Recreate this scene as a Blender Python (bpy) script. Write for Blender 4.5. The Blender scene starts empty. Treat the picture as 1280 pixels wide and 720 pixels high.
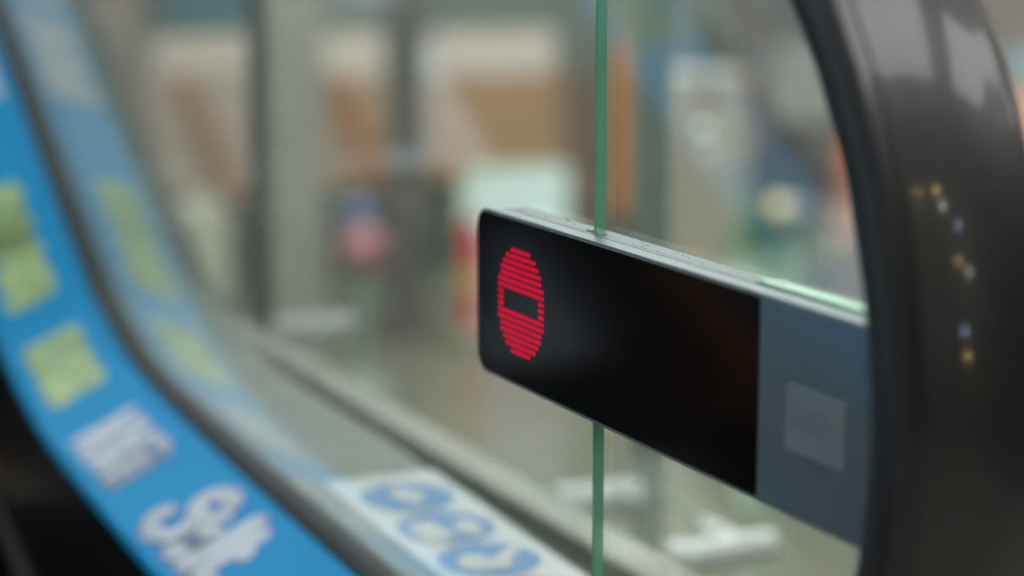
import bpy, bmesh, math, random
from mathutils import Vector, Matrix
random.seed(4)
S = bpy.context.scene
COL = S.collection

# ------------------------------------------------------------------ camera numbers
FPX = 2600.0
PITCH = math.atan(469/FPX)
YAW = math.atan(1232*math.cos(PITCH)/FPX)
ca, sa, cp, sp = math.cos(YAW), math.sin(YAW), math.cos(PITCH), math.sin(PITCH)
FWD = Vector((ca*cp, -sa*cp, -sp)); RGT = Vector((-sa, -ca, 0)); UPV = Vector((ca*sp, -sa*sp, cp))
CAM = Vector((0, 0.5312, 1.0))
def ray(px, py): return FWD + RGT*((px-640)/FPX) + UPV*((360-py)/FPX)
def onX(px, py, X):
    r = ray(px, py); return CAM + r*(X/r.x)
def onY(px, py, Y):
    r = ray(px, py); return CAM + r*((Y-CAM.y)/r.y)
def onZ(px, py, Z):
    r = ray(px, py); return CAM + r*((Z-CAM.z)/r.z)

# ------------------------------------------------------------------ materials
def lin(c):
    return tuple(((v/255)/12.92 if v/255 <= .04045 else ((v/255+.055)/1.055)**2.4) for v in c)
def mat(name, rgb, rough=.5, metal=0, spec=.5, noise=0, nscale=20, bump=0, coat=0, emit=None, estr=0, stretch=None):
    m = bpy.data.materials.new(name); m.use_nodes = True
    nt = m.node_tree; b = nt.nodes['Principled BSDF']
    c = lin(rgb)
    b.inputs['Base Color'].default_value = (*c, 1)
    b.inputs['Roughness'].default_value = rough
    b.inputs['Metallic'].default_value = metal
    b.inputs['Specular IOR Level'].default_value = spec
    b.inputs['Coat Weight'].default_value = coat
    b.inputs['Coat Roughness'].default_value = .05 if name != 'black_rubber' else .09
    if emit:
        b.inputs['Emission Color'].default_value = (*lin(emit), 1); b.inputs['Emission Strength'].default_value = estr
    if noise or bump:
        tc = nt.nodes.new('ShaderNodeTexCoord'); mp = nt.nodes.new('ShaderNodeMapping')
        if stretch: mp.inputs['Scale'].default_value = stretch
        n = nt.nodes.new('ShaderNodeTexNoise'); n.inputs['Scale'].default_value = nscale; n.inputs['Detail'].default_value = 4
        nt.links.new(tc.outputs['Object'], mp.inputs[0]); nt.links.new(mp.outputs[0], n.inputs['Vector'])
        if noise:
            r = nt.nodes.new('ShaderNodeValToRGB')
            r.color_ramp.elements[0].position = .3; r.color_ramp.elements[1].position = .7
            r.color_ramp.elements[0].color = (*[v*(1-noise) for v in c], 1)
            r.color_ramp.elements[1].color = (*[min(1, v*(1+noise)) for v in c], 1)
            nt.links.new(n.outputs['Fac'], r.inputs[0]); nt.links.new(r.outputs[0], b.inputs['Base Color'])
        if bump:
            bp = nt.nodes.new('ShaderNodeBump'); bp.inputs['Strength'].default_value = bump; bp.inputs['Distance'].default_value = .002
            nt.links.new(n.outputs['Fac'], bp.inputs['Height']); nt.links.new(bp.outputs[0], b.inputs['Normal'])
    return m
def emission(name, rgb, s):
    m = bpy.data.materials.new(name); m.use_nodes = True; nt = m.node_tree; nt.nodes.clear()
    e = nt.nodes.new('ShaderNodeEmission'); o = nt.nodes.new('ShaderNodeOutputMaterial')
    e.inputs[0].default_value = (*lin(rgb), 1); e.inputs[1].default_value = s
    nt.links.new(e.outputs[0], o.inputs[0]); return m
def glass(name, tint, f0=.045, gloss=(1, 1, 1), power=5.0, haze=0):
    """clear pane: see-through with an angle dependent mirror reflection on each face"""
    m = bpy.data.materials.new(name); m.use_nodes = True; nt = m.node_tree; nt.nodes.clear()
    N = nt.nodes.new; L = nt.links.new
    g = N('ShaderNodeNewGeometry'); d = N('ShaderNodeVectorMath'); d.operation = 'DOT_PRODUCT'
    L(g.outputs['Normal'], d.inputs[0]); L(g.outputs['Incoming'], d.inputs[1])
    ab = N('ShaderNodeMath'); ab.operation = 'ABSOLUTE'; L(d.outputs['Value'], ab.inputs[0])
    om = N('ShaderNodeMath'); om.operation = 'SUBTRACT'; om.inputs[0].default_value = 1; L(ab.outputs[0], om.inputs[1])
    pw = N('ShaderNodeMath'); pw.operation = 'POWER'; pw.inputs[1].default_value = power; L(om.outputs[0], pw.inputs[0])
    ma = N('ShaderNodeMath'); ma.operation = 'MULTIPLY_ADD'; ma.inputs[1].default_value = 1-f0; ma.inputs[2].default_value = f0
    L(pw.outputs[0], ma.inputs[0])
    t = N('ShaderNodeBsdfTransparent'); t.inputs[0].default_value = (*tint, 1)
    gl = N('ShaderNodeBsdfGlossy'); gl.inputs['Roughness'].default_value = .02; gl.inputs['Color'].default_value = (*gloss, 1)
    mx = N('ShaderNodeMixShader'); L(ma.outputs[0], mx.inputs[0]); L(t.outputs[0], mx.inputs[1]); L(gl.outputs[0], mx.inputs[2])
    out = N('ShaderNodeOutputMaterial')
    if haze:
        df = N('ShaderNodeBsdfDiffuse'); df.inputs[0].default_value = (.75, .82, .8, 1)
        m2 = N('ShaderNodeMixShader'); m2.inputs[0].default_value = haze
        L(mx.outputs[0], m2.inputs[1]); L(df.outputs[0], m2.inputs[2]); L(m2.outputs[0], out.inputs[0])
    else:
        L(mx.outputs[0], out.inputs[0])
    return m

M = {}
LF = -1.75      # lower hall floor
M['pane'] = glass('clear_glass', (.93, .97, .95), f0=.10, power=3.6, haze=.02)
M['pane_edge'] = mat('green_glass_edge', (125, 198, 165), rough=.3, spec=.6)
M['rubber'] = mat('black_rubber', (24, 24, 24), rough=.36, spec=.6, noise=.15, nscale=60, coat=.4)
M['guide'] = mat('dark_guide', (30, 34, 34), rough=.35, metal=.4)
M['gasket'] = mat('black_gasket_and_shade', (30, 38, 40), rough=.6, spec=.2, noise=.1)
M['blue'] = mat('blue_film', (8, 122, 170), rough=.6, spec=.04, noise=.05, nscale=3)
M['outline'] = mat('deep_blue_ink', (14, 92, 170), rough=.5, spec=.15)
M['white_ink'] = mat('white_ink', (146, 159, 168), rough=.5, spec=.15)
M['yellow_ink'] = mat('yellow_ink', (128, 156, 100), rough=.5, spec=.15, noise=.2, nscale=40)
M['steel_deck'] = mat('brushed_steel_deck', (118, 126, 117), rough=.5, metal=.15, noise=.06, nscale=30, stretch=(1, 20, 1))
M['skirt'] = mat('black_skirt', (14, 15, 17), rough=.35, spec=.3, noise=.2, nscale=10)
M['skirt_steel'] = mat('steel_skirt', (120, 126, 132), rough=.5, metal=.2)
M['amber'] = mat('amber_paint', (232, 150, 60), rough=.5)
M['brush'] = mat('brush_bristle', (8, 8, 8), rough=.9)
M['bezel'] = mat('grey_anodised_bezel', (104, 118, 120), rough=.4, metal=.2, noise=.08, nscale=300)
M['housing'] = mat('grey_housing', (122, 132, 132), rough=.55, metal=.2, noise=.12, nscale=400, bump=.15)
M['acrylic'] = mat('black_acrylic', (6, 6, 7), rough=.12, spec=.5)
M['mirror_plate'] = mat('polished_steel_plate', (116, 140, 152), rough=.18, metal=.6, noise=.04)
M['led'] = emission('red_led', (250, 10, 66), 1.0)
M['dust'] = mat('dust_speck', (70, 70, 66), rough=.9)
M['sticker'] = mat('white_sticker', (226, 232, 232), rough=.45, noise=.04)
M['sticker_blue'] = mat('sticker_blue', (34, 136, 206), rough=.45)
M['sticker_red'] = mat('sticker_red', (214, 120, 130), rough=.45)
M['chrome'] = mat('satin_steel', (248, 252, 250), rough=.4, metal=0)
M['post'] = mat('green_grey_post', (146, 162, 154), rough=.5, metal=0, noise=.08)
M['step'] = mat('step_metal', (44, 46, 48), rough=.5, metal=.5)
M['step_yellow'] = mat('step_yellow', (96, 76, 40), rough=.5)

# ------------------------------------------------------------------ helpers
def link_bm(name, bm, m, parent=None, smooth=False, loc=None):
    me = bpy.data.meshes.new(name)
    bmesh.ops.recalc_face_normals(bm, faces=bm.faces)
    bm.to_mesh(me); bm.free()
    for x in (m if isinstance(m, (list, tuple)) else [m]): me.materials.append(x)
    if smooth:
        for p in me.polygons: p.use_smooth = True
    o = bpy.data.objects.new(name, me); COL.objects.link(o)
    if parent: o.parent = parent
    if loc is not None: o.location = loc
    return o
def tag(o, label, cat, group=None, kind=None):
    if label: o['label'] = label
    if cat: o['category'] = cat
    if group: o['group'] = group
    if kind: o['kind'] = kind
    return o
def empty(name, label, cat, group=None, loc=(0, 0, 0)):
    o = bpy.data.objects.new(name, None); COL.objects.link(o); o.location = loc; o.empty_display_size = .05
    return tag(o, label, cat, group)
def box(bm, lo, hi, bev=0, seg=2):
    lo = Vector(lo); hi = Vector(hi)
    r = bmesh.ops.create_cube(bm, size=1)
    c = (lo+hi)/2; s = hi-lo
    for v in r['verts']: v.co = Vector((v.co.x*s.x, v.co.y*s.y, v.co.z*s.z))+c
    if bev:
        es = list({e for v in r['verts'] for e in v.link_edges})
        bmesh.ops.bevel(bm, geom=es, offset=bev, segments=seg, profile=.5, affect='EDGES')
def cyl(bm, a, b, r, r2=None, n=24, bev=0):
    a = Vector(a); b = Vector(b); d = b-a
    q = Vector((0, 0, 1)).rotation_difference(d.normalized()).to_matrix().to_4x4()
    res = bmesh.ops.create_cone(bm, cap_ends=True, segments=n, radius1=r, radius2=r if r2 is None else r2, depth=d.length,
                          matrix=Matrix.Translation((a+b)/2) @ q)
    if bev:
        es = list({e for v in res['verts'] for e in v.link_edges if len(e.link_faces) == 2 and any(len(f.verts) > 4 for f in e.link_faces)})
        bmesh.ops.bevel(bm, geom=es, offset=bev, segments=3, profile=.5, affect='EDGES')
def sphere(bm, c, r, seg=20, sc=(1, 1, 1)):
    bmesh.ops.create_uvsphere(bm, u_segments=seg, v_segments=seg//2, radius=r,
                              matrix=Matrix.Translation(c) @ Matrix.Diagonal((*sc, 1)))
def struct(name, bm, m):
    o = link_bm(name, bm, m); o['kind'] = 'structure'; return o
def sweep(bm, frames, prof, cap=True):
    """frames: list of (origin, side, normal); prof: closed list of (y, n)"""
    rings = []
    for o, sd, nm in frames:
        rings.append([bm.verts.new(o + sd*y + nm*n) for y, n in prof])
    k = len(prof)
    for i in range(len(rings)-1):
        for j in range(k):
            bm.faces.new((rings[i][j], rings[i][(j+1) % k], rings[i+1][(j+1) % k], rings[i+1][j]))
    if cap:
        bm.faces.new(rings[0]); bm.faces.new(rings[-1][::-1])

# ------------------------------------------------------------------ travel path in the balustrade plane (x, z)
raw = [(.86, .512), (1.0, .514), (1.2, .517), (1.37, .521), (1.555, .527), (1.70, .533), (1.86, .541), (1.95, .5485), (2.034, .561),
       (2.142, .592), (2.2, .617), (2.31, .676), (2.46, .7585)]
sl = math.tan(math.radians(30.5))
for i in range(1, 12): raw.append((2.46+.3*i, .7585+.3*i*sl))
def catmull(P, n=5):
    out = []
    for i in range(len(P)-1):
        p0 = P[max(i-1, 0)]; p1 = P[i]; p2 = P[i+1]; p3 = P[min(i+2, len(P)-1)]
        for k in range(n):
            t = k/n
            out.append(tuple(.5*((2*p1[j]) + (-p0[j]+p2[j])*t + (2*p0[j]-5*p1[j]+4*p2[j]-p3[j])*t*t + (-p0[j]+3*p1[j]-3*p2[j]+p3[j])*t**3) for j in (0, 1)))
    out.append(P[-1]); return out
PATH = catmull(raw)
for _ in range(3):
    PATH = [PATH[0]]+[((PATH[i-1][0]+2*PATH[i][0]+PATH[i+1][0])/4, (PATH[i-1][1]+2*PATH[i][1]+PATH[i+1][1])/4) for i in range(1, len(PATH)-1)]+[PATH[-1]]
CUM = [0]
for i in range(1, len(PATH)): CUM.append(CUM[-1]+math.dist(PATH[i], PATH[i-1]))
def at_s(s):
    s = max(0, min(CUM[-1]-1e-6, s))
    i = 0
    lo, hi = 0, len(CUM)-1
    while hi-lo > 1:
        m_ = (lo+hi)//2
        if CUM[m_] <= s: lo = m_
        else: hi = m_
    i = lo; t = (s-CUM[i])/(CUM[i+1]-CUM[i])
    x = PATH[i][0]*(1-t)+PATH[i+1][0]*t; z = PATH[i][1]*(1-t)+PATH[i+1][1]*t
    def nrm(j):
        a = PATH[max(j-1, 0)]; b = PATH[min(j+1, len(PATH)-1)]
        return Vector((-(b[1]-a[1]), 0, b[0]-a[0])).normalized()
    n = (nrm(i)*(1-t)+nrm(i+1)*t).normalized()
    return Vector((x, 0, z)), n
def s_of_x(x):
    for i in range(len(PATH)-1):
        if PATH[i+1][0] >= x:
            return CUM[i]+(CUM[i+1]-CUM[i])*(x-PATH[i][0])/(PATH[i+1][0]-PATH[i][0])
    return CUM[-1]

CX, CZ, RI = .9745, .782, .269       # newel circle, inner radius of the handrail lip
HOFF = .537                          # handrail height above the deck line
J1 = onY(750, 300, 0).x              # joint between two panes

# inner deck film: slopes down towards the steps
W, DROP, GW = .112, .048, .0155
def strip_pt(side, y0, s, t, lift=0):
    """t: 0 at the outer low edge, 1 at the gasket"""
    o, n = at_s(s)
    y = W+(GW-W)*t; h = -DROP*(1-t)
    tn = (n*(W-GW) + Vector((0, 1, 0))*(DROP)).normalized()
    p = o+Vector((0, y, 0))+n*h+tn*lift
    return Vector((p.x, y0+side*p.y, p.z))

def lettering(parent, side, y0, name, s0, height, tbase, glyphs, width, lift, m, dx=1.0):
    """thick round strokes laid on the deck film. glyph units: height = 1; reading runs towards the newel"""
    bm = bmesh.new()
    full = math.hypot(W-GW, DROP)
    def place(u, v):
        return strip_pt(side, y0, s0-u*height*dx, tbase+v*height/full, lift)
    def place0(u, v):
        return strip_pt(side, y0, s0-u*height*dx, tbase+v*height/full, lift-.0004)
    for pl in glyphs:
        pts = pl
        if len(pl) > 2:
            pts = catmull(pl, 5)
        n = 12
        for (u, v) in pts:
            top = [bm.verts.new(place(u+width*math.cos(2*math.pi*k/n), v+width*math.sin(2*math.pi*k/n))) for k in range(n)]
            bm.faces.new(top)
        for a, b in zip(pts, pts[1:]):
            d = Vector((b[0]-a[0], b[1]-a[1]))
            if d.length < 1e-6: continue
            q = Vector((-d.y, d.x)).normalized()*width
            vs = [(a[0]+q.x, a[1]+q.y), (b[0]+q.x, b[1]+q.y), (b[0]-q.x, b[1]-q.y), (a[0]-q.x, a[1]-q.y)]
            top = [bm.verts.new(place(*v)) for v in vs]
            bm.faces.new(top)
    o = link_bm(name, bm, m, parent)
    return o

SALT = [
    [(.62, .86), (.5, 1.05), (.2, 1.06), (.02, .9), (.02, .72), (.2, .58), (.36, .4), (.34, .14), (.12, 0), (-.16, .02), (-.3, .16), (-.24, .32)],
    [(.5, 1.0), (.66, .84), (.58, .66), (.3, .62)],
    [(.94, .5), (.74, .56), (.58, .4), (.6, .12), (.76, .02), (.92, .16), (.97, .5)], [(.97, .55), (.97, .14), (1.1, .04)],
    [(1.1, .06), (1.22, .3), (1.32, .98), (1.24, 1.06), (1.2, .9), (1.22, .2), (1.32, .03), (1.44, .1)],
    [(1.58, .98), (1.54, .2), (1.66, .02), (1.82, .12)], [(1.42, .66), (1.76, .68)],
]
def scribble(words, seed):
    """two or three lines of rounded letterforms (the photograph is too soft there to read them)"""
    rnd = random.Random(seed); out = []
    nrow = len(words)
    for r, n in enumerate(words):
        y = 1-(r+1)/nrow+.04; h = .82/nrow
        step = 1.5/n
        for i in range(n):
            x = i*step; k = rnd.randint(0, 3); w = step*.62
            if k == 0: out.append([(x, y), (x, y+h), (x+w, y+h*.8), (x+w, y)])
            elif k == 1: out.append([(x+w, y+h*.8), (x+w*.3, y+h), (x, y+h*.5), (x+w*.3, y), (x+w, y+h*.1)])
            elif k == 2: out.append([(x, y+h), (x+w*.1, y), (x+w*.8, y+h*.1), (x+w, y+h)])
            else: out.append([(x+w*.5, y+h), (x, y+h*.5), (x+w*.5, y), (x+w, y+h*.5), (x+w*.5, y+h)])
    return out

def side_vec(side): return Vector((0, side, 0))

def frames_path(x0, x1, y0, side, dz=0):
    s0, s1 = s_of_x(x0), s_of_x(x1); n = max(2, int((s1-s0)/.03)); fr = []
    for i in range(n+1):
        o, nm = at_s(s0+(s1-s0)*i/n)
        fr.append((Vector((o.x, y0, o.z))+nm*dz, side_vec(side), nm))
    return fr

def handrail_profile(hw=.0415, th=.034):
    # rounded cap section, y across, n outward from the loop
    p = []
    for k in range(0, 9):            # near shoulder
        a = math.pi*k/8/2
        p.append((hw-.013+.013*math.cos(a), th-.015+.013*math.sin(a)))
    for k in range(1, 8):            # crown
        t = k/8; y = (hw-.013)*(1-2*t); p.append((y, th-.002+.003*math.sin(math.pi*t)))
    for k in range(8, -1, -1):
        a = math.pi*k/8/2
        p.append((-(hw-.013+.013*math.cos(a)), th-.015+.013*math.sin(a)))
    for k in range(1, 5):
        a = math.pi/2*k/4
        p.append((-(hw-.009*(1-math.cos(a))), .009*(1-math.sin(a))))
    p.append((-.012, 0)); p.append((-.012, .006)); p.append((.012, .006)); p.append((.012, 0))
    for k in range(4, 0, -1):
        a = math.pi/2*k/4
        p.append((hw-.009*(1-math.cos(a)), .009*(1-math.sin(a))))
    return p

def balustrade(name, label, y0, side, texts):
    """side=+1: the steps lie towards +y of the pane"""
    root = empty(name, label, 'escalator balustrade', loc=(0, 0, 0))
    # --- panes
    def pane(x0, x1, newel):
        bm = bmesh.new(); pts = []
        s0, s1 = s_of_x(max(x0, CX if newel else x0)), s_of_x(x1)
        n = 24
        for i in range(n+1):
            o, nm = at_s(s0+(s1-s0)*i/n); pts.append((o.x, o.z-.01))
        for i in range(n, -1, -1):
            o, nm = at_s(s0+(s1-s0)*i/n)
            pts.append((o.x, o.z+ (CZ+RI-.012-.514)))
        if newel:
            for k in range(1, 24):
                a = math.pi/2+math.pi*k/24
                pts.append((CX+(RI-.002)*math.cos(a), CZ+(RI-.012)*math.sin(a)))
        a_ = [bm.verts.new((x, y0+.003, z)) for x, z in pts]; b_ = [bm.verts.new((x, y0-.003, z)) for x, z in pts]
        f1 = bm.faces.new(a_); f2 = bm.faces.new(b_[::-1])
        for i in range(len(pts)):
            f = bm.faces.new((a_[i], b_[i], b_[(i+1) % len(pts)], a_[(i+1) % len(pts)])); f.material_index = 1
        o = link_bm('glass_panel', bm, [M['pane'], M['pane_edge']], root)
        return o
    pane(.7, J1-.0012, True)
    pane(J1+.0012, 3.4, False)
    pane(3.403, 5.4, False)
    # --- handrail: newel loop then along the path
    fr = []
    hz = CZ+RI
    for k in range(0, 41):
        a = -math.pi/2-math.pi*k/40           # bottom, round the newel end, to the top
        c, s_ = math.cos(a), math.sin(a)
        fr.append((Vector((CX+RI*c, y0, CZ+RI*s_)), side_vec(1), Vector((c, 0, s_))))
    s0, s1 = s_of_x(CX+.03), s_of_x(5.5)
    for i in range(0, 90):
        o, nm = at_s(s0+(s1-s0)*i/89)
        o2 = Vector((o.x, y0, o.z+(hz-.514)))
        fr.append((o2, side_vec(1), nm))
    bm = bmesh.new(); sweep(bm, fr, handrail_profile()); link_bm('handrail', bm, M['rubber'], root, smooth=True)
    bm = bmesh.new(); sweep(bm, fr, [(-.011, -.014), (.011, -.014), (.011, .005), (-.011, .005)]); link_bm('handrail_guide', bm, M['guide'], root)
    # --- gasket both sides of the pane
    bm = bmesh.new()
    sweep(bm, frames_path(.9, 5.4, y0, side), [(.0035, -.006), (.0035, .011), (.010, .012), (.016, .005), (.016, -.006)])
    sweep(bm, frames_path(.9, 5.4, y0, -side), [(.0035, -.006), (.0035, .007), (.0065, .007), (.0095, .003), (.0095, -.006)])
    link_bm('gasket', bm, M['gasket'], root)
    # --- inner deck with blue film
    bm = bmesh.new()
    sweep(bm, frames_path(.9, 5.4, y0, side), [(GW, 0), (W-.004, -DROP+.0017), (W, -DROP), (W+.002, -DROP-.006), (W, -DROP-.012), (GW, -.012)])
    deck = link_bm('inner_deck', bm, M['blue'], root)
    deck['label'] = 'inner deck covered with blue advertising film'
    for i, (nm, x, h, tb, g, wd, m, outl, dx) in enumerate(texts):
        s0 = s_of_x(x)
        if outl: lettering(deck, side, y0, 'lettering_outline', s0, h, tb, g, wd*1.45, .0006, M['outline'], dx)
        lettering(deck, side, y0, 'lettering', s0, h, tb, g, wd, .0010, m, dx)
    # --- skirt and brush
    bm = bmesh.new()
    sweep(bm, frames_path(.9, 5.4, y0, side), [(W-.004, -DROP-.011), (W+.001, -DROP-.011), (W+.001, -.44), (W-.004, -.44)])
    link_bm('skirt_panel', bm, M['skirt'], root)
    if side < 0:
        bm = bmesh.new()
        sweep(bm, frames_path(.9, 2.35, y0, side), [(W+.001, -.150), (W+.003, -.150), (W+.003, -.185), (W+.001, -.185)])
        link_bm('amber_line', bm, M['amber'], root)
    bm = bmesh.new()
    sweep(bm, frames_path(.9, 5.4, y0, side), [(W+.001, -.235), (W+.009, -.238), (W+.009, -.252), (W+.001, -.256)])
    link_bm('skirt_brush', bm, M['brush'], root)
    # --- outer deck
    bm = bmesh.new()
    def taper(fr):
        return [(o, sd*(1-.15*min(1, max(0, (o.x-1.72)/.28))), nm) for o, sd, nm in fr]
    sweep(bm, taper(frames_path(.9, 5.4, y0, -side)), [(.0095, -.001), (.138, -.001), (.141, -.004), (.141, -.02), (.0095, -.02)])
    od = link_bm('outer_deck', bm, M['steel_deck'], root)
    bm = bmesh.new()
    sweep(bm, taper(frames_path(.9, 5.4, y0, -side)), [(.139, -.02), (.139, -.5), (.134, -.5), (.134, -.02)])
    link_bm('side_cladding', bm, M['gasket'], root)  # steel side in shadow: the shade is put in by this black colour
    # --- end housing where the handrail runs back in
    bm = bmesh.new(); box(bm, (.86, y0-.1, .2), (1.12, y0+.1, .5), .02); link_bm('newel_base', bm, M['skirt'], root)
    return root, deck, od

xa = onY(20, 320, .06).x; 
def X_at(px, py):    # where on the sloping film a pixel falls
    best = None
    for i in range(400):
        s = i*.01
        for t in (.1, .3, .5, .7, .9):
            p = strip_pt(1, 0, s, t); v = p-CAM
            dpt = v.dot(FWD); u = 640+FPX*v.dot(RGT)/dpt; w = 360-FPX*v.dot(UPV)/dpt
            e = (u-px)**2+(w-py)**2
            if best is None or e < best[0]: best = (e, at_s(s)[0].x, t)
    return best[1]
TX = {k: X_at(*p) for k, p in {'salt': (205, 642), 'w3': (115, 535), 'y2': (55, 425), 'y1': (22, 250), 'w0': (2, 180)}.items()}
print('TX', TX)
near_texts = [
    ('Salt', TX['salt']-.016, .063, .17, SALT, .14, M['white_ink'], True, 1.22),
    ('', TX['w3']-.012, .063, .15, scribble([3, 4, 4], 5), .09, M['white_ink'], True, 1.55),
    ('', TX['y2']-.012, .058, .18, scribble([4, 4, 5], 8), .09, M['yellow_ink'], False, 1.5),
    ('', TX['y1']+.02, .054, .18, scribble([4, 5, 4], 11), .09, M['yellow_ink'], False, 2.6),
    ('', TX['w0']+.24, .076, .12, scribble([4, 4, 3], 14), .095, M['white_ink'], False, 1.7),
    ('', 2.86, .080, .10, scribble([4, 4, 4], 17), .085, M['white_ink'], False, 1.5),
    ('', 3.08, .080, .10, scribble([4, 4, 4], 19), .085, M['white_ink'], False, 1.4),
    ('', 3.32, .080, .10, scribble([4, 4, 4], 23), .085, M['white_ink'], False, 1.6)]
far_texts = [
    ('', 2.72, .066, .2, scribble([4, 4, 5], 8), .08, M['yellow_ink'], False, 1.5),
    ('', 2.50, .074, .14, scribble([3, 4, 4], 5), .08, M['white_ink'], True, 1.6),
    ('', 2.26, .074, .16, SALT, .105, M['white_ink'], True, .92),
    ('', 3.0, .066, .2, scribble([4, 4, 5], 3), .08, M['yellow_ink'], False, 1.5)]
bal, deckN, outerN = balustrade('escalator_balustrade', 'glass escalator balustrade with black handrail loop and blue lettered inner deck', 0, 1, near_texts)
bal2, _, _ = balustrade('escalator_balustrade', 'opposite glass balustrade across the steps, mirrored as a blue band in the nearer pane', .985, -1, far_texts)

# ------------------------------------------------------------------ safety sticker on the outer deck
def deckpt(x, y, l=0):
    o, n = at_s(s_of_x(x)); return Vector((o.x, y, o.z))+n*l
def plate(parent, name, poly, lift, m):
    bm = bmesh.new()
    vs = [bm.verts.new(deckpt(x, y, lift)) for x, y in poly]
    bm.faces.new(vs); return link_bm(name, bm, m, parent)
xs0, xs1, ya, yb = 1.12, 1.598, -.040, -.139
bm = bmesh.new()
N = 12
rows = [[bm.verts.new(deckpt(xs0+(xs1-xs0)*i/N, y, l)) for (y, l) in ((ya, -.0008), (ya, .0006), (yb, .0006), (yb, -.0008))] for i in range(N+1)]
for i in range(N):
    for j in range(4): bm.faces.new((rows[i][j], rows[i][(j+1) % 4], rows[i+1][(j+1) % 4], rows[i+1][j]))
bm.faces.new(rows[0]); bm.faces.new(rows[-1][::-1])
stk = link_bm('safety_sticker', bm, M['sticker'], outerN)
stk['label'] = 'white sticker with round blue pictograms'
def disc(cx, cy, r, lift, m, name='pictogram_disc', sx=1.0):
    return plate(stk, name, [(cx+r*sx*math.cos(2*math.pi*k/40), cy+r*math.sin(2*math.pi*k/40)) for k in range(40)], lift, m)
def blob(items, cx, cy, R_, name='pictogram'):
    """items in disc units: ('d',x,y,r) or ('l',x0,y0,x1,y1,w).  x runs along the deck, y across"""
    bm = bmesh.new()
    for it in items:
        if it[0] == 'd':
            _, x, y, r = it
            bm.faces.new([bm.verts.new(deckpt(cx+R_*(x+r*math.cos(2*math.pi*k/20)), cy+R_*(y+r*math.sin(2*math.pi*k/20)), .0017)) for k in range(20)])
        else:
            _, x0, y0, x1, y1, w = it
            d = Vector((x1-x0, y1-y0)); q = Vector((-d.y, d.x)).normalized()*w
            bm.faces.new([bm.verts.new(deckpt(cx+R_*x, cy+R_*y, .0017)) for x, y in ((x0+q.x, y0+q.y), (x1+q.x, y1+q.y), (x1-q.x, y1-q.y), (x0-q.x, y0-q.y))])
            for (x, y) in ((x0, y0), (x1, y1)):
                bm.faces.new([bm.verts.new(deckpt(cx+R_*(x+w*math.cos(2*math.pi*k/12)), cy+R_*(y+w*math.sin(2*math.pi*k/12)), .0016)) for k in range(12)])
    return link_bm(name, bm, M['sticker'], stk)
dc = [onZ(509, 626, .524), onZ(558, 661, .523), onZ(611, 699, .522)]
R_ = .039
icons = [
    [('d', .05, 0, .3), ('l', .5, .02, -.35, -.05, .17), ('l', .1, -.3, .1, .3, .1)],
    [('d', .1, .45, .33), ('l', .0, .45, -.5, .45, .3), ('d', .1, -.42, .2), ('l', .05, -.42, -.5, -.42, .18), ('l', -.3, .45, -.4, -.4, .1)],
    [('d', .1, .3, .26), ('l', -.2, .45, -.3, -.1, .26), ('l', -.2, -.1, .35, -.72, .13), ('l', -.45, .4, -.5, -.1, .16)]]
for c, ic in zip(dc, icons):
    disc(c.x, c.y, R_, .0011, M['sticker_blue'])
    blob(ic, c.x, c.y, R_)
d4 = onZ(668, 742, .521)
disc(d4.x, d4.y, R_, .0011, M['sticker_red'], 'prohibition_ring'); 
plate(stk, 'ring_centre', [(d4.x+R_*.72*math.cos(2*math.pi*k/40), d4.y+R_*.72*math.sin(2*math.pi*k/40)) for k in range(40)], .0016, M['sticker'])

# ------------------------------------------------------------------ direction indicator box
YF = .0155
sc_ = (CAM.y-YF)/(CAM.y-.030)
ZT, ZB = 1-(1-.8281)*sc_, 1-(1-.7293)*sc_
XL, XD = 1.1240*sc_, .8040*sc_
ind = empty('direction_indicator', 'black escalator direction display with red no-entry symbol inside the handrail loop', 'display', loc=(0, 0, 0))
def rrect(x0, x1, z0, z1, rl, rr, n=8):
    """outline in (x,z); rl: radius at the x1 (far) end, rr: at the x0 end"""
    p = []
    for cx, cz, a0, r in ((x1-rl, z1-rl, 0, rl), (x0+rr, z1-rr, 90, rr), (x0+rr, z0+rr, 180, rr), (x1-rl, z0+rl, 270, rl)):
        for k in range(n+1):
            a = math.radians(a0+90*k/n); p.append((cx+r*math.cos(a), cz+r*math.sin(a)))
    return p
def slab(name, out, ya, yb, m, parent, bev=0, smooth=False):
    bm = bmesh.new()
    a_ = [bm.verts.new((x, ya, z)) for x, z in out]; b_ = [bm.verts.new((x, yb, z)) for x, z in out]
    bm.faces.new(a_); bm.faces.new(b_[::-1]); n = len(out)
    for i in range(n): bm.faces.new((a_[i], b_[i], b_[(i+1) % n], a_[(i+1) % n]))
    if bev:
        es = [e for e in bm.edges if abs(e.verts[0].co.y-e.verts[1].co.y) < 1e-7]
        bmesh.ops.bevel(bm, geom=es, offset=bev, segments=2, profile=.5, affect='EDGES')
    return link_bm(name, bm, m, parent)
slab('bezel', rrect(.7215, XL, ZB, ZT, .0115, .002), YF, .0056, M['bezel'], ind, .0012)
slab('rear_housing', rrect(.8530, XL-.004, ZB+.001, ZT-.0003, .011, .002), .0038, -.0105, M['housing'], ind, .0008)
slab('seam', rrect(.7217, XL-.006, ZB+.003, ZT-.003, .011, .002), .0058, .0036, M['gasket'], ind)
slab('display_face', rrect(XD, XL-.0022, ZB+.0020, ZT-.0020, .0098, .0004), YF+.0004, YF-.004, M['acrylic'], ind)
mp = slab('mounting_plate', rrect(.7225, XD-.0006, ZB+.0020, ZT-.0020, .0004, .003), YF+.0004, YF-.004, M['mirror_plate'], ind)
mp['label'] = 'polished metal end plate beside the black display'
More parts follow.
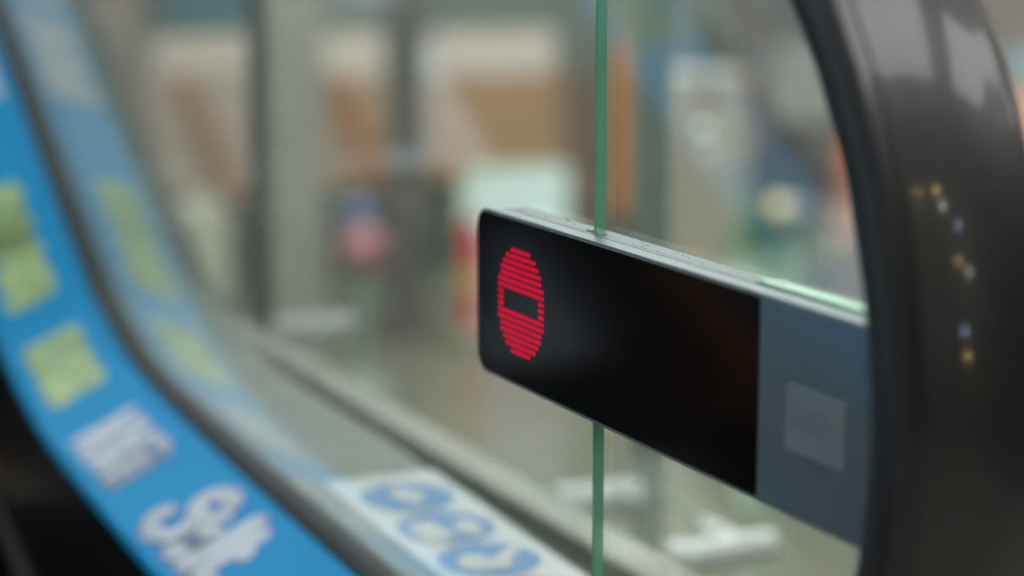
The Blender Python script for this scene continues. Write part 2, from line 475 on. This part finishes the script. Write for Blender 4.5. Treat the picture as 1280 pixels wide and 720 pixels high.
# rating plate on the metal section
p0 = onY(985, 488, YF); p1 = onY(1058, 560, YF)
lb = slab('rating_label', rrect(p1.x, p0.x, ZB+.032, ZT-.038, .002, .002), YF+.0009, YF, mat('faded_label', (122, 134, 140), rough=.4, metal=.4), ind)
lb['label'] = 'small faded grey label'
bm = bmesh.new()
zc = (ZB+ZT)/2
for i in range(4):
    x = p0.x-.006-i*.008; box(bm, (x-.003, YF+.0008, zc-.006), (x+.003, YF+.0012, zc+.006-.002*(i % 2)), 0)
link_bm('label_print', bm, mat('faded_print', (126, 136, 142), rough=.4, metal=.5), lb)
# green glass edge at the rear of the newel end
bm = bmesh.new(); box(bm, (.7225, -.0105, ZT-.03), (.8515, .0012, ZT+.0012), .001)
gb = link_bm('glass_clamp_strip', bm, mat('pale_green_glass', (125, 190, 150), rough=.25, spec=.6), ind)
gb['label'] = 'pale green glass edge behind the metal end'
# red LED matrix, 17 x 17, no-entry sign
rows_ = {0: (5, 11), 1: (3, 13), 2: (2, 14), 3: (1, 15), 4: (1, 15), 5: (0, 16), 6: (0, 16), 7: None, 8: None, 9: None, 10: (0, 16), 11: (0, 16), 12: (1, 15), 13: (1, 15), 14: (2, 14), 15: (3, 13), 16: (5, 11)}
la = onY(642, 312, YF); lbp = onY(642.5, 437, YF)
tl = onY(625.5, 355, YF); tr = onY(679, 376, YF)
pitx = (tl.x-tr.x)/16; 
x_left = tl.x; 
zt = onY(641, 312, YF).z; zb_ = onY(641, 438, YF).z; pitz = (zt-zb_)/16
print('pitch', pitx, pitz)
bm = bmesh.new()
for r, rg in rows_.items():
    cols = list(range(rg[0], rg[1]+1)) if rg else [0, 1, 15, 16]
    for c in cols:
        x = x_left-c*pitx; z = zt-r*pitz
        n = 12; rr = .305*pitz
        a_ = [bm.verts.new((x+rr*math.cos(2*math.pi*k/n), YF+.0007, z+rr*math.sin(2*math.pi*k/n))) for k in range(n)]
        b_ = [bm.verts.new((v.co.x, YF+.0002, v.co.z)) for v in a_]
        bm.faces.new(a_)
        for k in range(n): bm.faces.new((a_[k], b_[k], b_[(k+1) % n], a_[(k+1) % n]))
led = link_bm('led_symbol', bm, M['led'], ind)
led['label'] = 'lit red dots forming a round no-entry sign'
# crumbs of dust on the top
bm = bmesh.new(); rnd = random.Random(2)
for i in range(70):
    x = XL-.02-abs(rnd.gauss(0, .14)); y = rnd.uniform(-.0095, .0012) if rnd.random() < .8 else rnd.uniform(.004, .014)
    if x < .72: continue
    r = rnd.uniform(.00025, .0006)
    sphere(bm, (x, y, ZT-.0002), r, 6, (1.6, 1, .8))
for x, y, r in ((1.035, .0008, .0012), (1.0325, -.0007, .0014), (1.030, .0008, .001), (1.075, -.0067, .0009), (1.08, -.0077, .0007)):
    sphere(bm, (x, y, ZT), r, 8, (1.5, 1, .7))
d = link_bm('dust', bm, M['dust'], ind); d['kind'] = 'stuff'

# ------------------------------------------------------------------ steps (between the balustrades)
st0 = None
def step_proto():
    root = empty('escalator_step', 'grooved metal escalator step with yellow edges', 'escalator step', 'steps between the balustrades')
    bm = bmesh.new(); box(bm, (0, -.365, -.03), (.395, .365, 0))
    for i in range(35): box(bm, (.004, -.34+i*.02-.0035, -.001), (.39, -.34+i*.02+.0035, .008))
    link_bm('tread', bm, M['step'], root)
    bm = bmesh.new(); box(bm, (.002, .335, .004), (.392, .363, .0095)); box(bm, (.002, -.363, .004), (.392, -.335, .0095)); box(bm, (.358, -.334, .004), (.392, .334, .0095))
    link_bm('yellow_edge', bm, M['step_yellow'], root)
    bm = bmesh.new(); box(bm, (.36, -.365, -.24), (.38, .365, -.03))
    link_bm('riser', bm, M['step'], root)
    return root
def copy_tree(o, parent=None):
    c = o.copy(); COL.objects.link(c)
    if parent: c.parent = parent
    for ch in list(o.children): copy_tree(ch, c)
    return c
bm = bmesh.new()
pts = [(.9, -.16)]+[(x, at_s(s_of_x(min(x+.2, 3.6)))[0].z-.36-.30) for x in (1.0, 1.4)]+[(1.75, -.13), (2.15, -.10), (2.5, -.02), (2.9, .24), (3.3, .46), (3.8, .7), (5.4, 1.6), (5.4, LF), (.9, LF)]
a_ = [bm.verts.new((x, .15, z)) for x, z in pts]; b_ = [bm.verts.new((x, .85, z)) for x, z in pts]
bm.faces.new(a_); bm.faces.new(b_[::-1])
for i in range(len(pts)): bm.faces.new((a_[i], b_[i], b_[(i+1) % len(pts)], a_[(i+1) % len(pts)]))
tag(link_bm('escalator_truss', bm, M['skirt']), 'dark escalator body carrying the steps', 'escalator body')
sp0 = step_proto()
zst = .34
sites = [(x, at_s(s_of_x(x+.2))[0].z-.36) for x in (1.0, 1.4, 1.8, 2.2, 2.6, 3.0, 3.4)]
names_ = ['first escalator step by the newel, level with the floor plate', 'second escalator step, still level', 'third escalator step, just starting to rise',
          'fourth escalator step, slightly raised', 'fifth escalator step, half way up the curve', 'sixth escalator step on the slope', 'seventh and highest escalator step on the slope']
for i, (x, z) in enumerate(sites):
    o = sp0 if i == 0 else copy_tree(sp0)
    o.location = (x, .4925, z); o['label'] = names_[i]

# ------------------------------------------------------------------ guard rail fittings beyond the outer deck
def guard_post(label, X, y0, px_w, rb, z_bar, y_bar0, y_bar1, zbot=LF, ztop=1.25):
    root = empty('railing_post', label, 'railing post', 'steel railing posts beyond the glass', loc=(0, 0, 0))
    bm = bmesh.new(); box(bm, (X-.02, y0-px_w/2, zbot), (X+.02, y0+px_w/2, ztop), .003); link_bm('upright', bm, M['post'], root)
    bm = bmesh.new(); box(bm, (X-.06, y0-.06, zbot), (X+.06, y0+.06, zbot+.012), .003); link_bm('base_plate', bm, M['post'], root)
    bm = bmesh.new()
    cyl(bm, (X-.001, y_bar0, z_bar), (X-.001, y_bar1, z_bar), rb, bev=.004)
    link_bm('standoff_bar', bm, M['chrome'], root, smooth=False)
    bm = bmesh.new(); cyl(bm, (X-.001, y_bar0+.004, z_bar), (X-.001, y_bar0-.012, z_bar), rb+.003, bev=.003); link_bm('end_cap', bm, M['chrome'], root)
    return root
# positions follow the three bright bars seen through the pane
def barfit(l, r, Y1):
    a_ = onY(*l, Y1); X = a_.x
    b_ = onX(r[0], r[1], X); return X, Y1, b_.y, a_.z
X3, Ya3, Yb3, Z3 = barfit((838, 699), (968, 683), -.45)
X2, Ya2, Yb2, Z2 = barfit((697, 630), (788, 617), -.45)
X1, Ya1, Yb1, Z1 = barfit((338, 415), (438, 404), -.45)
print('bars', (X3, Ya3, Yb3, Z3), (X2, Ya2, Yb2, Z2), (X1, Ya1, Yb1, Z1))
yp2 = onX(810, 500, X2).y; yp1 = onX(327, 300, X1).y
guard_post('grey-green railing post with a bright steel bar, nearer of the two', X2, yp2, .026, .018, Z2, Ya2, yp2+.005)
guard_post('grey-green railing post with a bright steel bar, farther of the two', X1, yp1, .022, .018, Z1, yp1-.015, Yb1)
fit = empty('glass_fitting', 'thick bright steel bar fitting below the black display, nearest of the bars', 'fitting')
bm = bmesh.new(); cyl(bm, (X3, Ya3, Z3), (X3, Yb3, Z3), .0155, bev=.005, n=32); link_bm('bar', bm, M['chrome'], fit)
bm = bmesh.new(); cyl(bm, (X3+.010, (Ya3+Yb3)/2-.03, Z3), (X3+.09, (Ya3+Yb3)/2-.03, Z3), .008, bev=.002); link_bm('arm', bm, M['chrome'], fit)
bm = bmesh.new(); cyl(bm, (X3+.08, (Ya3+Yb3)/2-.03, Z3), (X2-.018, yp2, Z3), .004); link_bm('tie_rod', bm, M['post'], fit)
bm = bmesh.new(); cyl(bm, (X3, Ya3+.004, Z3), (X3, Ya3-.02, Z3), .018, bev=.004, n=32); link_bm('collar', bm, M['chrome'], fit)

# pale parapet ledge beyond our outer deck
bm = bmesh.new(); box(bm, (1.02, -.256, LF), (2.75, -.214, .494), .004)
tag(link_bm('parapet_ledge', bm, mat('pale_ledge', (160, 160, 148), rough=.45, noise=.05)), 'pale parapet ledge running beside the escalator deck beyond the glass', 'ledge')

# ------------------------------------------------------------------ the hall
FX0, FX1, FY0, FY1 = -3.2, 15, -10, 4.5
bm = bmesh.new(); box(bm, (FX0, FY0, LF-.1), (FX1, FY1, LF))
floor = struct('floor', bm, mat('polished_floor', (106, 107, 94), rough=.2, noise=.06, nscale=1.5))
bm = bmesh.new(); box(bm, (FX0, -.20, -.2), (1.0, FY1, 0)); box(bm, (FX0, -1.6, -.2), (.6, -.2, 0))
struct('floor_landing', bm, mat('landing_floor', (120, 116, 108), rough=.35, noise=.08, nscale=3))
bm = bmesh.new(); box(bm, (FX1, FY0-.2, LF-.1), (FX1+.2, FY1, 5))
struct('wall_back', bm, mat('green_grey_wall', (112, 120, 114), rough=.7, noise=.06, nscale=.6))
bm = bmesh.new(); box(bm, (FX0, FY0-.2, LF-.1), (FX1, FY0, 5))
struct('wall_right', bm, mat('brown_grey_wall', (112, 106, 100), rough=.7, noise=.1, nscale=.5))
bm = bmesh.new(); box(bm, (FX0, FY1, LF-.1), (FX1, FY1+.2, 5))
struct('wall_left', bm, mat('blue_grey_wall', (112, 124, 134), rough=.7, noise=.1, nscale=.5))
bm = bmesh.new(); box(bm, (FX0-.2, FY0-.2, LF-.1), (FX0, FY1+.2, 5))
struct('wall_front', bm, mat('dark_front_wall', (52, 48, 46), rough=.7, noise=.1, nscale=.5))
bm = bmesh.new(); box(bm, (FX0-.2, FY0-.2, 5), (FX1+.2, FY1+.2, 5.2))
struct('ceiling', bm, mat('ceiling_white', (200, 200, 196), rough=.8))

BX = 14.9
def wall_panel(name, label, cat, x0, y0, x1, y1, m, X=BX, th=.06, group=None, bev=.01, skew=0):
    a_ = onX(x0, y0, X); b_ = onX(x1, y1, X)
    bm = bmesh.new(); box(bm, (X-th, min(a_.y, b_.y), min(a_.z, b_.z)), (X+.0, max(a_.y, b_.y), max(a_.z, b_.z)), bev)
    if skew:
        zc = (a_.z+b_.z)/2
        for v in bm.verts: v.co.y += -(zc-v.co.z)*skew
    return tag(link_bm(name, bm, m), label, cat, group)
m_fascia = mat('pale_fascia', (216, 204, 194), rough=.5, noise=.03)
m_tan = mat('tan_wood', (178, 142, 108), rough=.5, noise=.1, nscale=3, stretch=(1, 1, 8))
m_taupe = mat('taupe_panel', (190, 175, 163), rough=.6, noise=.05, nscale=2)
m_or = mat('orange_wood', (178, 126, 84), rough=.5, noise=.1, nscale=4)
m_dk = mat('dark_grey_panel', (96, 98, 92), rough=.5, noise=.1, nscale=2)
m_dk2 = mat('charcoal_base', (84, 92, 86), rough=.4, noise=.2, nscale=2)
wall_panel('fascia_board', 'pale fascia board above the taupe panel, leftmost of the pale boards', 'fascia', 185, 44, 318, 93, m_fascia)
wall_panel('fascia_board', 'pale fascia board above the narrower tan panel', 'fascia', 402, 40, 500, 95, m_fascia)
wall_panel('fascia_board', 'pale fascia board above the widest tan panel', 'fascia', 533, 40, 690, 95, m_fascia)
wall_panel('wall_panel', 'taupe wall panel on the far left behind the glass', 'panel', 180, 93, 318, 250, m_taupe)
wall_panel('wall_panel', 'tan wood wall panel between the pale pillar and a thin dark post', 'panel', 402, 95, 500, 232, mat('tan_a', (180, 154, 132), rough=.5, noise=.06, nscale=3))
wall_panel('wall_panel', 'widest tan wood wall panel, above the lit sign', 'panel', 533, 95, 700, 235, m_tan)
wall_panel('wall_panel', 'dark grey wall panel right of the widest tan panel', 'panel', 695, 90, 745, 300, mat('umber', (120, 104, 90), rough=.5, noise=.06))
wall_panel('wall_panel', 'narrow orange wood panel beside the green pane edge', 'panel', 760, 50, 792, 270, m_or)
wall_panel('wall_panel', 'dark low panel under the tan wood, left of the lit sign', 'panel', 405, 232, 575, 372, m_dk2)
wall_panel('wall_panel', 'dark low panel under the taupe panel', 'panel', 180, 250, 330, 372, mat('grey_low', (110, 112, 104), rough=.5, noise=.1))
wall_panel('wall_panel', 'teal tinted window band high on the far wall', 'panel', 205, -30, 305, 36, mat('teal_glass', (96, 128, 134), rough=.2))
wall_panel('wall_panel', 'dark brown wall panel right of the wide beige pillar', 'panel', 905, -300, 1110, 372, mat('dark_brown', (88, 80, 76), rough=.6, noise=.1))
wall_panel('notice_board', 'pale grey board on the dark brown panel, upper right beside the handrail', 'notice board', 965, 55, 1045, 150, mat('pale_grey', (150, 148, 144), rough=.5), X=BX-.07)
wall_panel('wood_brace', 'orange slanting wood brace across the taupe panel', 'brace', 248, 95, 270, 250, m_or, X=BX-.07, th=.05, skew=.42)
wall_panel('wood_brace', 'orange slanting wood brace across the narrower tan panel', 'brace', 436, 95, 462, 234, m_or, X=BX-.07, th=.05, skew=.46)

def column(label, px0, px1, X, m, py0=-300, z0=LF, depth=.3, name='pillar', z1=5.0):
    a_ = onX(px0, 300, X); b_ = onX(px1, 300, X)
    bm = bmesh.new(); box(bm, (X, b_.y, z0), (X+depth, a_.y, z1), .015)
    w = .03; bm2 = bmesh.new(); box(bm2, (X-w, b_.y-w, z0), (X+depth+w, a_.y+w, z0+.12), .01)
    r = empty(name, label, name.replace('_', ' '), loc=(X+depth/2, (a_.y+b_.y)/2, z0))
    o = link_bm('shaft', bm, m); o.parent = r; o.matrix_parent_inverse = Matrix.Translation(-r.location)
    o = link_bm('plinth', bm2, m); o.parent = r; o.matrix_parent_inverse = Matrix.Translation(-r.location)
    return r
column('brown grey pillar at the upper left behind the blue band reflection', 132, 186, 13.0, mat('brown_pillar', (168, 156, 148), rough=.6))
column('pale green-grey pillar left of the narrower tan panel', 346, 410, 12.0, mat('pale_pillar', (166, 164, 154), rough=.6, noise=.04))
column('thin dark grey pillar between the two tan panels', 503, 530, 12.5, mat('dark_pillar', (108, 106, 102), rough=.5))
column('wide beige pillar right of the thin railing post', 828, 934, 10.0, mat('beige_pillar', (180, 172, 158), rough=.6, noise=.04), z1=onX(880, 92, 10.0).z)

# lit sign with a rounded top (digital totem)
sx = 12.0
tl_, br_ = onX(577, 206, sx), onX(710, 462, sx)
tot = empty('lit_sign', 'freestanding lit sign with rounded white top and red side behind the display', 'sign', loc=(sx, (tl_.y+br_.y)/2, LF))
wy = (tl_.y-br_.y)
def tl_slab(name, y0f, y1f, z0, z1, x0, x1, m, r=.0):
    bm = bmesh.new(); y0 = wy*(.5-y0f); y1 = wy*(.5-y1f)
    box(bm, (x0, min(y0, y1), z0), (x1, max(y0, y1), z1), r, 4); return link_bm(name, bm, m, tot)
H_ = tl_.z-LF
def rslab(name, y0f, y1f, z0, z1, x0, x1, m, r):
    o = rrect(0, abs(wy*(y1f-y0f)), z0, z1, r, r)
    bm = bmesh.new(); yy = wy*(.5-y1f)
    a_ = [bm.verts.new((x0, yy+y, z)) for y, z in o]; b_ = [bm.verts.new((x1, yy+y, z)) for y, z in o]
    bm.faces.new(a_); bm.faces.new(b_[::-1])
    for i in range(len(o)): bm.faces.new((a_[i], b_[i], b_[(i+1) % len(o)], a_[(i+1) % len(o)]))
    return link_bm(name, bm, m, tot)
rslab('casing', 0, 1, 0, H_, 0, .045, emission('sign_cream_edge', (214, 205, 140), .85), .07)
rslab('screen', .02, .98, H_*.60, H_-.035, -.012, -.0005, emission('sign_white_screen', (225, 245, 240), 1.25), .05)
rslab('poster', .05, .95, .08, H_*.60-.01, -.012, 0, emission('sign_pink_poster', (240, 205, 215), .9), .03)
tl_slab('red_stripe', 0.0, .16, H_*.43, H_*.70, -.02, -.013, emission('sign_red', (225, 40, 70), 1.0))
tl_slab('yellow_stripe', 0.0, .16, H_*.30, H_*.43, -.02, -.013, emission('sign_yellow', (225, 190, 90), .9))
tl_slab('lower_red_stripe', 0.0, .16, H_*.12, H_*.30, -.02, -.013, emission('sign_red_low', (225, 50, 70), .9))
tl_slab('foot', -.04, 1.04, 0, .03, -.08, .2, m_dk)

# cream board by the left
def board(name, label, cat, x0, y0, x1, y1, X, m, legs=True):
    a_, b_ = onX(x0, y0, X), onX(x1, y1, X)
    yc_ = (a_.y+b_.y)/2
    r = empty(name, label, cat, loc=(X, yc_, LF)); hw = abs(a_.y-b_.y)/2
    bm = bmesh.new(); o = rrect(-hw, hw, b_.z-LF, a_.z-LF, hw*.45, hw*.45)
    p_ = [bm.verts.new((0, y, z)) for y, z in o]; q_ = [bm.verts.new((.05, y, z)) for y, z in o]
    bm.faces.new(p_); bm.faces.new(q_[::-1])
    for i in range(len(o)): bm.faces.new((p_[i], q_[i], q_[(i+1) % len(o)], p_[(i+1) % len(o)]))
    link_bm('panel', bm, m, r)
    for s in (-1, 1):
        bm = bmesh.new(); cyl(bm, (.025, s*hw*.6, 0), (.025, s*hw*.6, b_.z-LF+.05), .018); link_bm('leg', bm, M['post'], r)
    return r
board('display_board', 'cream rounded display board low behind the left glass', 'display board', 226, 252, 286, 375, 9.0, mat('cream_board', (252, 250, 228), rough=.5))
# small pink and blue goods on a stand
def goods(name, label, px, py, r, X, m, cat='display ball'):
    c = onX(px, py, X)
    root = empty(name, label, cat, loc=(c.x, c.y, LF))
    bm = bmesh.new(); sphere(bm, (0, 0, c.z-LF), r); link_bm('globe', bm, m, root, smooth=True)
    bm = bmesh.new(); cyl(bm, (0, 0, 0), (0, 0, c.z-LF-r*.9), .02); cyl(bm, (0, 0, 0), (0, 0, .02), .15); link_bm('stand', bm, M['post'], root)
goods('globe_stand', 'dusky pink globe on a thin stand left of the lit sign', 455, 312, .13, 11, mat('dusky_pink', (176, 118, 124), rough=.5))
goods('globe_stand', 'slate blue globe on a thin stand left of the lit sign', 448, 268, .09, 11.4, mat('slate_blue', (110, 122, 158), rough=.5))

# lamps: small round lights on the right
def lamp(label, px, py, X, r, rgb, s):
    c = onX(px, py, X)
    root = empty('globe_lamp', label, 'lamp', 'small globe lamps', loc=(c.x, c.y, c.z))
    bm = bmesh.new(); sphere(bm, (0, 0, 0), r, 16); link_bm('bulb', bm, emission('bulb_glow', rgb, s), root, smooth=True)
    bm = bmesh.new(); cyl(bm, (0, 0, r*.9), (0, 0, 5-c.z), .003, n=8); link_bm('cord', bm, M['guide'], root)
    bm = bmesh.new(); cyl(bm, (0, 0, r*.8), (0, 0, r*1.5), r*.5, n=16); link_bm('cap', bm, M['guide'], root)
lamp('warm globe lamp just left of the black handrail', 974, 255, 6.5, .036, (255, 225, 180), 1.7)
lamp('cool globe lamp just behind the warm one, left of the handrail', 996, 256, 6.9, .036, (190, 225, 240), .7)
lamp('white globe lamp in front of the beige pillar, upper of two', 880, 160, 4.6, .014, (235, 245, 235), 2.2)
lamp('white globe lamp in front of the beige pillar, lower of two', 885, 188, 4.7, .011, (235, 240, 235), 1.9)

# leafy plant in a pale green planter beyond the display
pc = onX(962, 330, 8.2)
pot = empty('potted_plant', 'leafy plant in a pale green planter beyond the display', 'plant', loc=(pc.x, pc.y, LF))
bm = bmesh.new(); zt_ = pc.z-LF+.06
cyl(bm, (0, 0, 0), (0, 0, zt_), .13, .17, n=32, bev=.01); link_bm('planter', bm, mat('pale_green_pot', (205, 235, 210), rough=.4), pot)
bm = bmesh.new(); rnd = random.Random(6)
for i in range(150):
    a = rnd.uniform(0, 2*math.pi); e = rnd.uniform(.2, 1.4); L = rnd.uniform(.15, .42); w = rnd.uniform(.02, .04)
    d_ = Vector((math.cos(a)*math.cos(e), math.sin(a)*math.cos(e), math.sin(e))); o_ = Vector((rnd.uniform(-.05, .05), rnd.uniform(-.05, .05), zt_-.01))
    sd = d_.cross(Vector((0, 0, 1))).normalized()*w
    v = [bm.verts.new(o_+d_*L*.1), bm.verts.new(o_+d_*L*.6+sd), bm.verts.new(o_+d_*L-Vector((0, 0, L*.25))), bm.verts.new(o_+d_*L*.6-sd)]
    bm.faces.new(v)
link_bm('foliage', bm, mat('leaf_green', (92, 132, 88), rough=.5, noise=.2), pot)
# coloured panels on the right wall
def wallY(name, label, cat, x0, y0, x1, y1, m, Y=FY0):
    a_, b_ = onY(x0, y0, Y), onY(x1, y1, Y)
    bm = bmesh.new(); box(bm, (min(a_.x, b_.x), Y, min(a_.z, b_.z)), (max(a_.x, b_.x), Y+.05, max(a_.z, b_.z)), .008)
    tag(link_bm(name, bm, m), label, cat)
wall_panel('wall_sign', 'salmon orange wall sign half hidden by the handrail edge', 'wall sign', 1052, 170, 1085, 230, mat('salmon', (220, 120, 80), rough=.5), X=BX-.07)
wall_panel('wall_sign', 'pale pink wall sign low beside the handrail edge', 'wall sign', 1040, 245, 1085, 320, mat('pale_pink', (225, 180, 165), rough=.5), X=BX-.07)
wallY('wall_sign', 'slate blue wall sign at the right edge past the handrail', 'wall sign', 1262, 60, 1340, 110, mat('slate', (130, 150, 156), rough=.5))
wallY('wall_sign', 'rusty brown wall sign at the right edge past the handrail', 'wall sign', 1262, 110, 1340, 260, mat('rust', (196, 156, 136), rough=.5))
# dark canopy beam across the top right of the far wall
# ------------------------------------------------------------------ lights
def ceil_light(label, x, y, sx_, sy_, s, z=4.98, rgb=(250, 251, 250)):
    r = empty('ceiling_light', label, 'ceiling light', 'ceiling light panels', loc=(x, y, z))
    bm = bmesh.new(); box(bm, (-sx_/2, -sy_/2, -.03), (sx_/2, sy_/2, -.005)); link_bm('diffuser', bm, emission('panel_glow', rgb, s), r)
    bm = bmesh.new(); box(bm, (-sx_/2-.04, -sy_/2-.04, -.012), (sx_/2+.04, sy_/2+.04, .02)); link_bm('frame', bm, M['chrome'], r)
k = 0
for x in (-1.5, 1.5, 4.5, 7.5, 10.5, 13):
    for y in (-8, -5, -2, 1, 3.3):
        k += 1
        ceil_light('square white ceiling light panel out of frame overhead', x, y, 1.9 if x < 0 else 1.3, 1.9 if x < 0 else 1.0, {-1.5: 6, 1.5: 6, 4.5: 15, 7.5: 32, 10.5: 40, 13: 40}[x])
# small downlights on the landing side: they show as points in the glossy handrail
for i, (x, y, z) in enumerate([(0, -1.75, 3.15), (0, -1.8, 2.9), (0, -2.15, 2.6), (0, -1.9, 2.1), (0, -2.2, 1.95), (0, -1.8, 1.2), (0, -1.85, .9)]):
    r = empty('wall_lamp', 'small warm wall lamp out of frame behind the viewer', 'lamp', 'small wall lamps behind the viewer', loc=(FX0, y, z))
    bm = bmesh.new(); sphere(bm, (.06, 0, 0), .06, 12); link_bm('bulb', bm, emission('spot_glow', [(255, 225, 130), (235, 245, 225), (190, 210, 255)][i % 3], 34), r, smooth=True)
    bm = bmesh.new(); cyl(bm, (0, 0, 0), (.03, 0, 0), .05); link_bm('base', bm, M['guide'], r)

w = bpy.data.worlds.new('world'); S.world = w; w.use_nodes = True
w.node_tree.nodes['Background'].inputs[0].default_value = (.75, .85, .9, 1)
w.node_tree.nodes['Background'].inputs[1].default_value = .3

# ------------------------------------------------------------------ camera
cd = bpy.data.cameras.new('camera'); co = bpy.data.objects.new('camera', cd); COL.objects.link(co)
co.matrix_world = Matrix((( RGT.x, UPV.x, -FWD.x, CAM.x), (RGT.y, UPV.y, -FWD.y, CAM.y), (RGT.z, UPV.z, -FWD.z, CAM.z), (0, 0, 0, 1)))
cd.sensor_width = 36; cd.lens = FPX*36/1280; cd.clip_start = .02; cd.clip_end = 100
cd.dof.use_dof = True; cd.dof.focus_distance = 1.13; cd.dof.aperture_fstop = 3.0
S.camera = co
S.view_settings.view_transform = 'Standard'; S.view_settings.look = 'None'
S.view_settings.gamma = 1; S.view_settings.exposure = 0; S.view_settings.use_curve_mapping = False
S.cycles.use_denoising = True; S.cycles.max_bounces = 8; S.cycles.transparent_max_bounces = 16
S.cycles.sample_clamp_indirect = 6
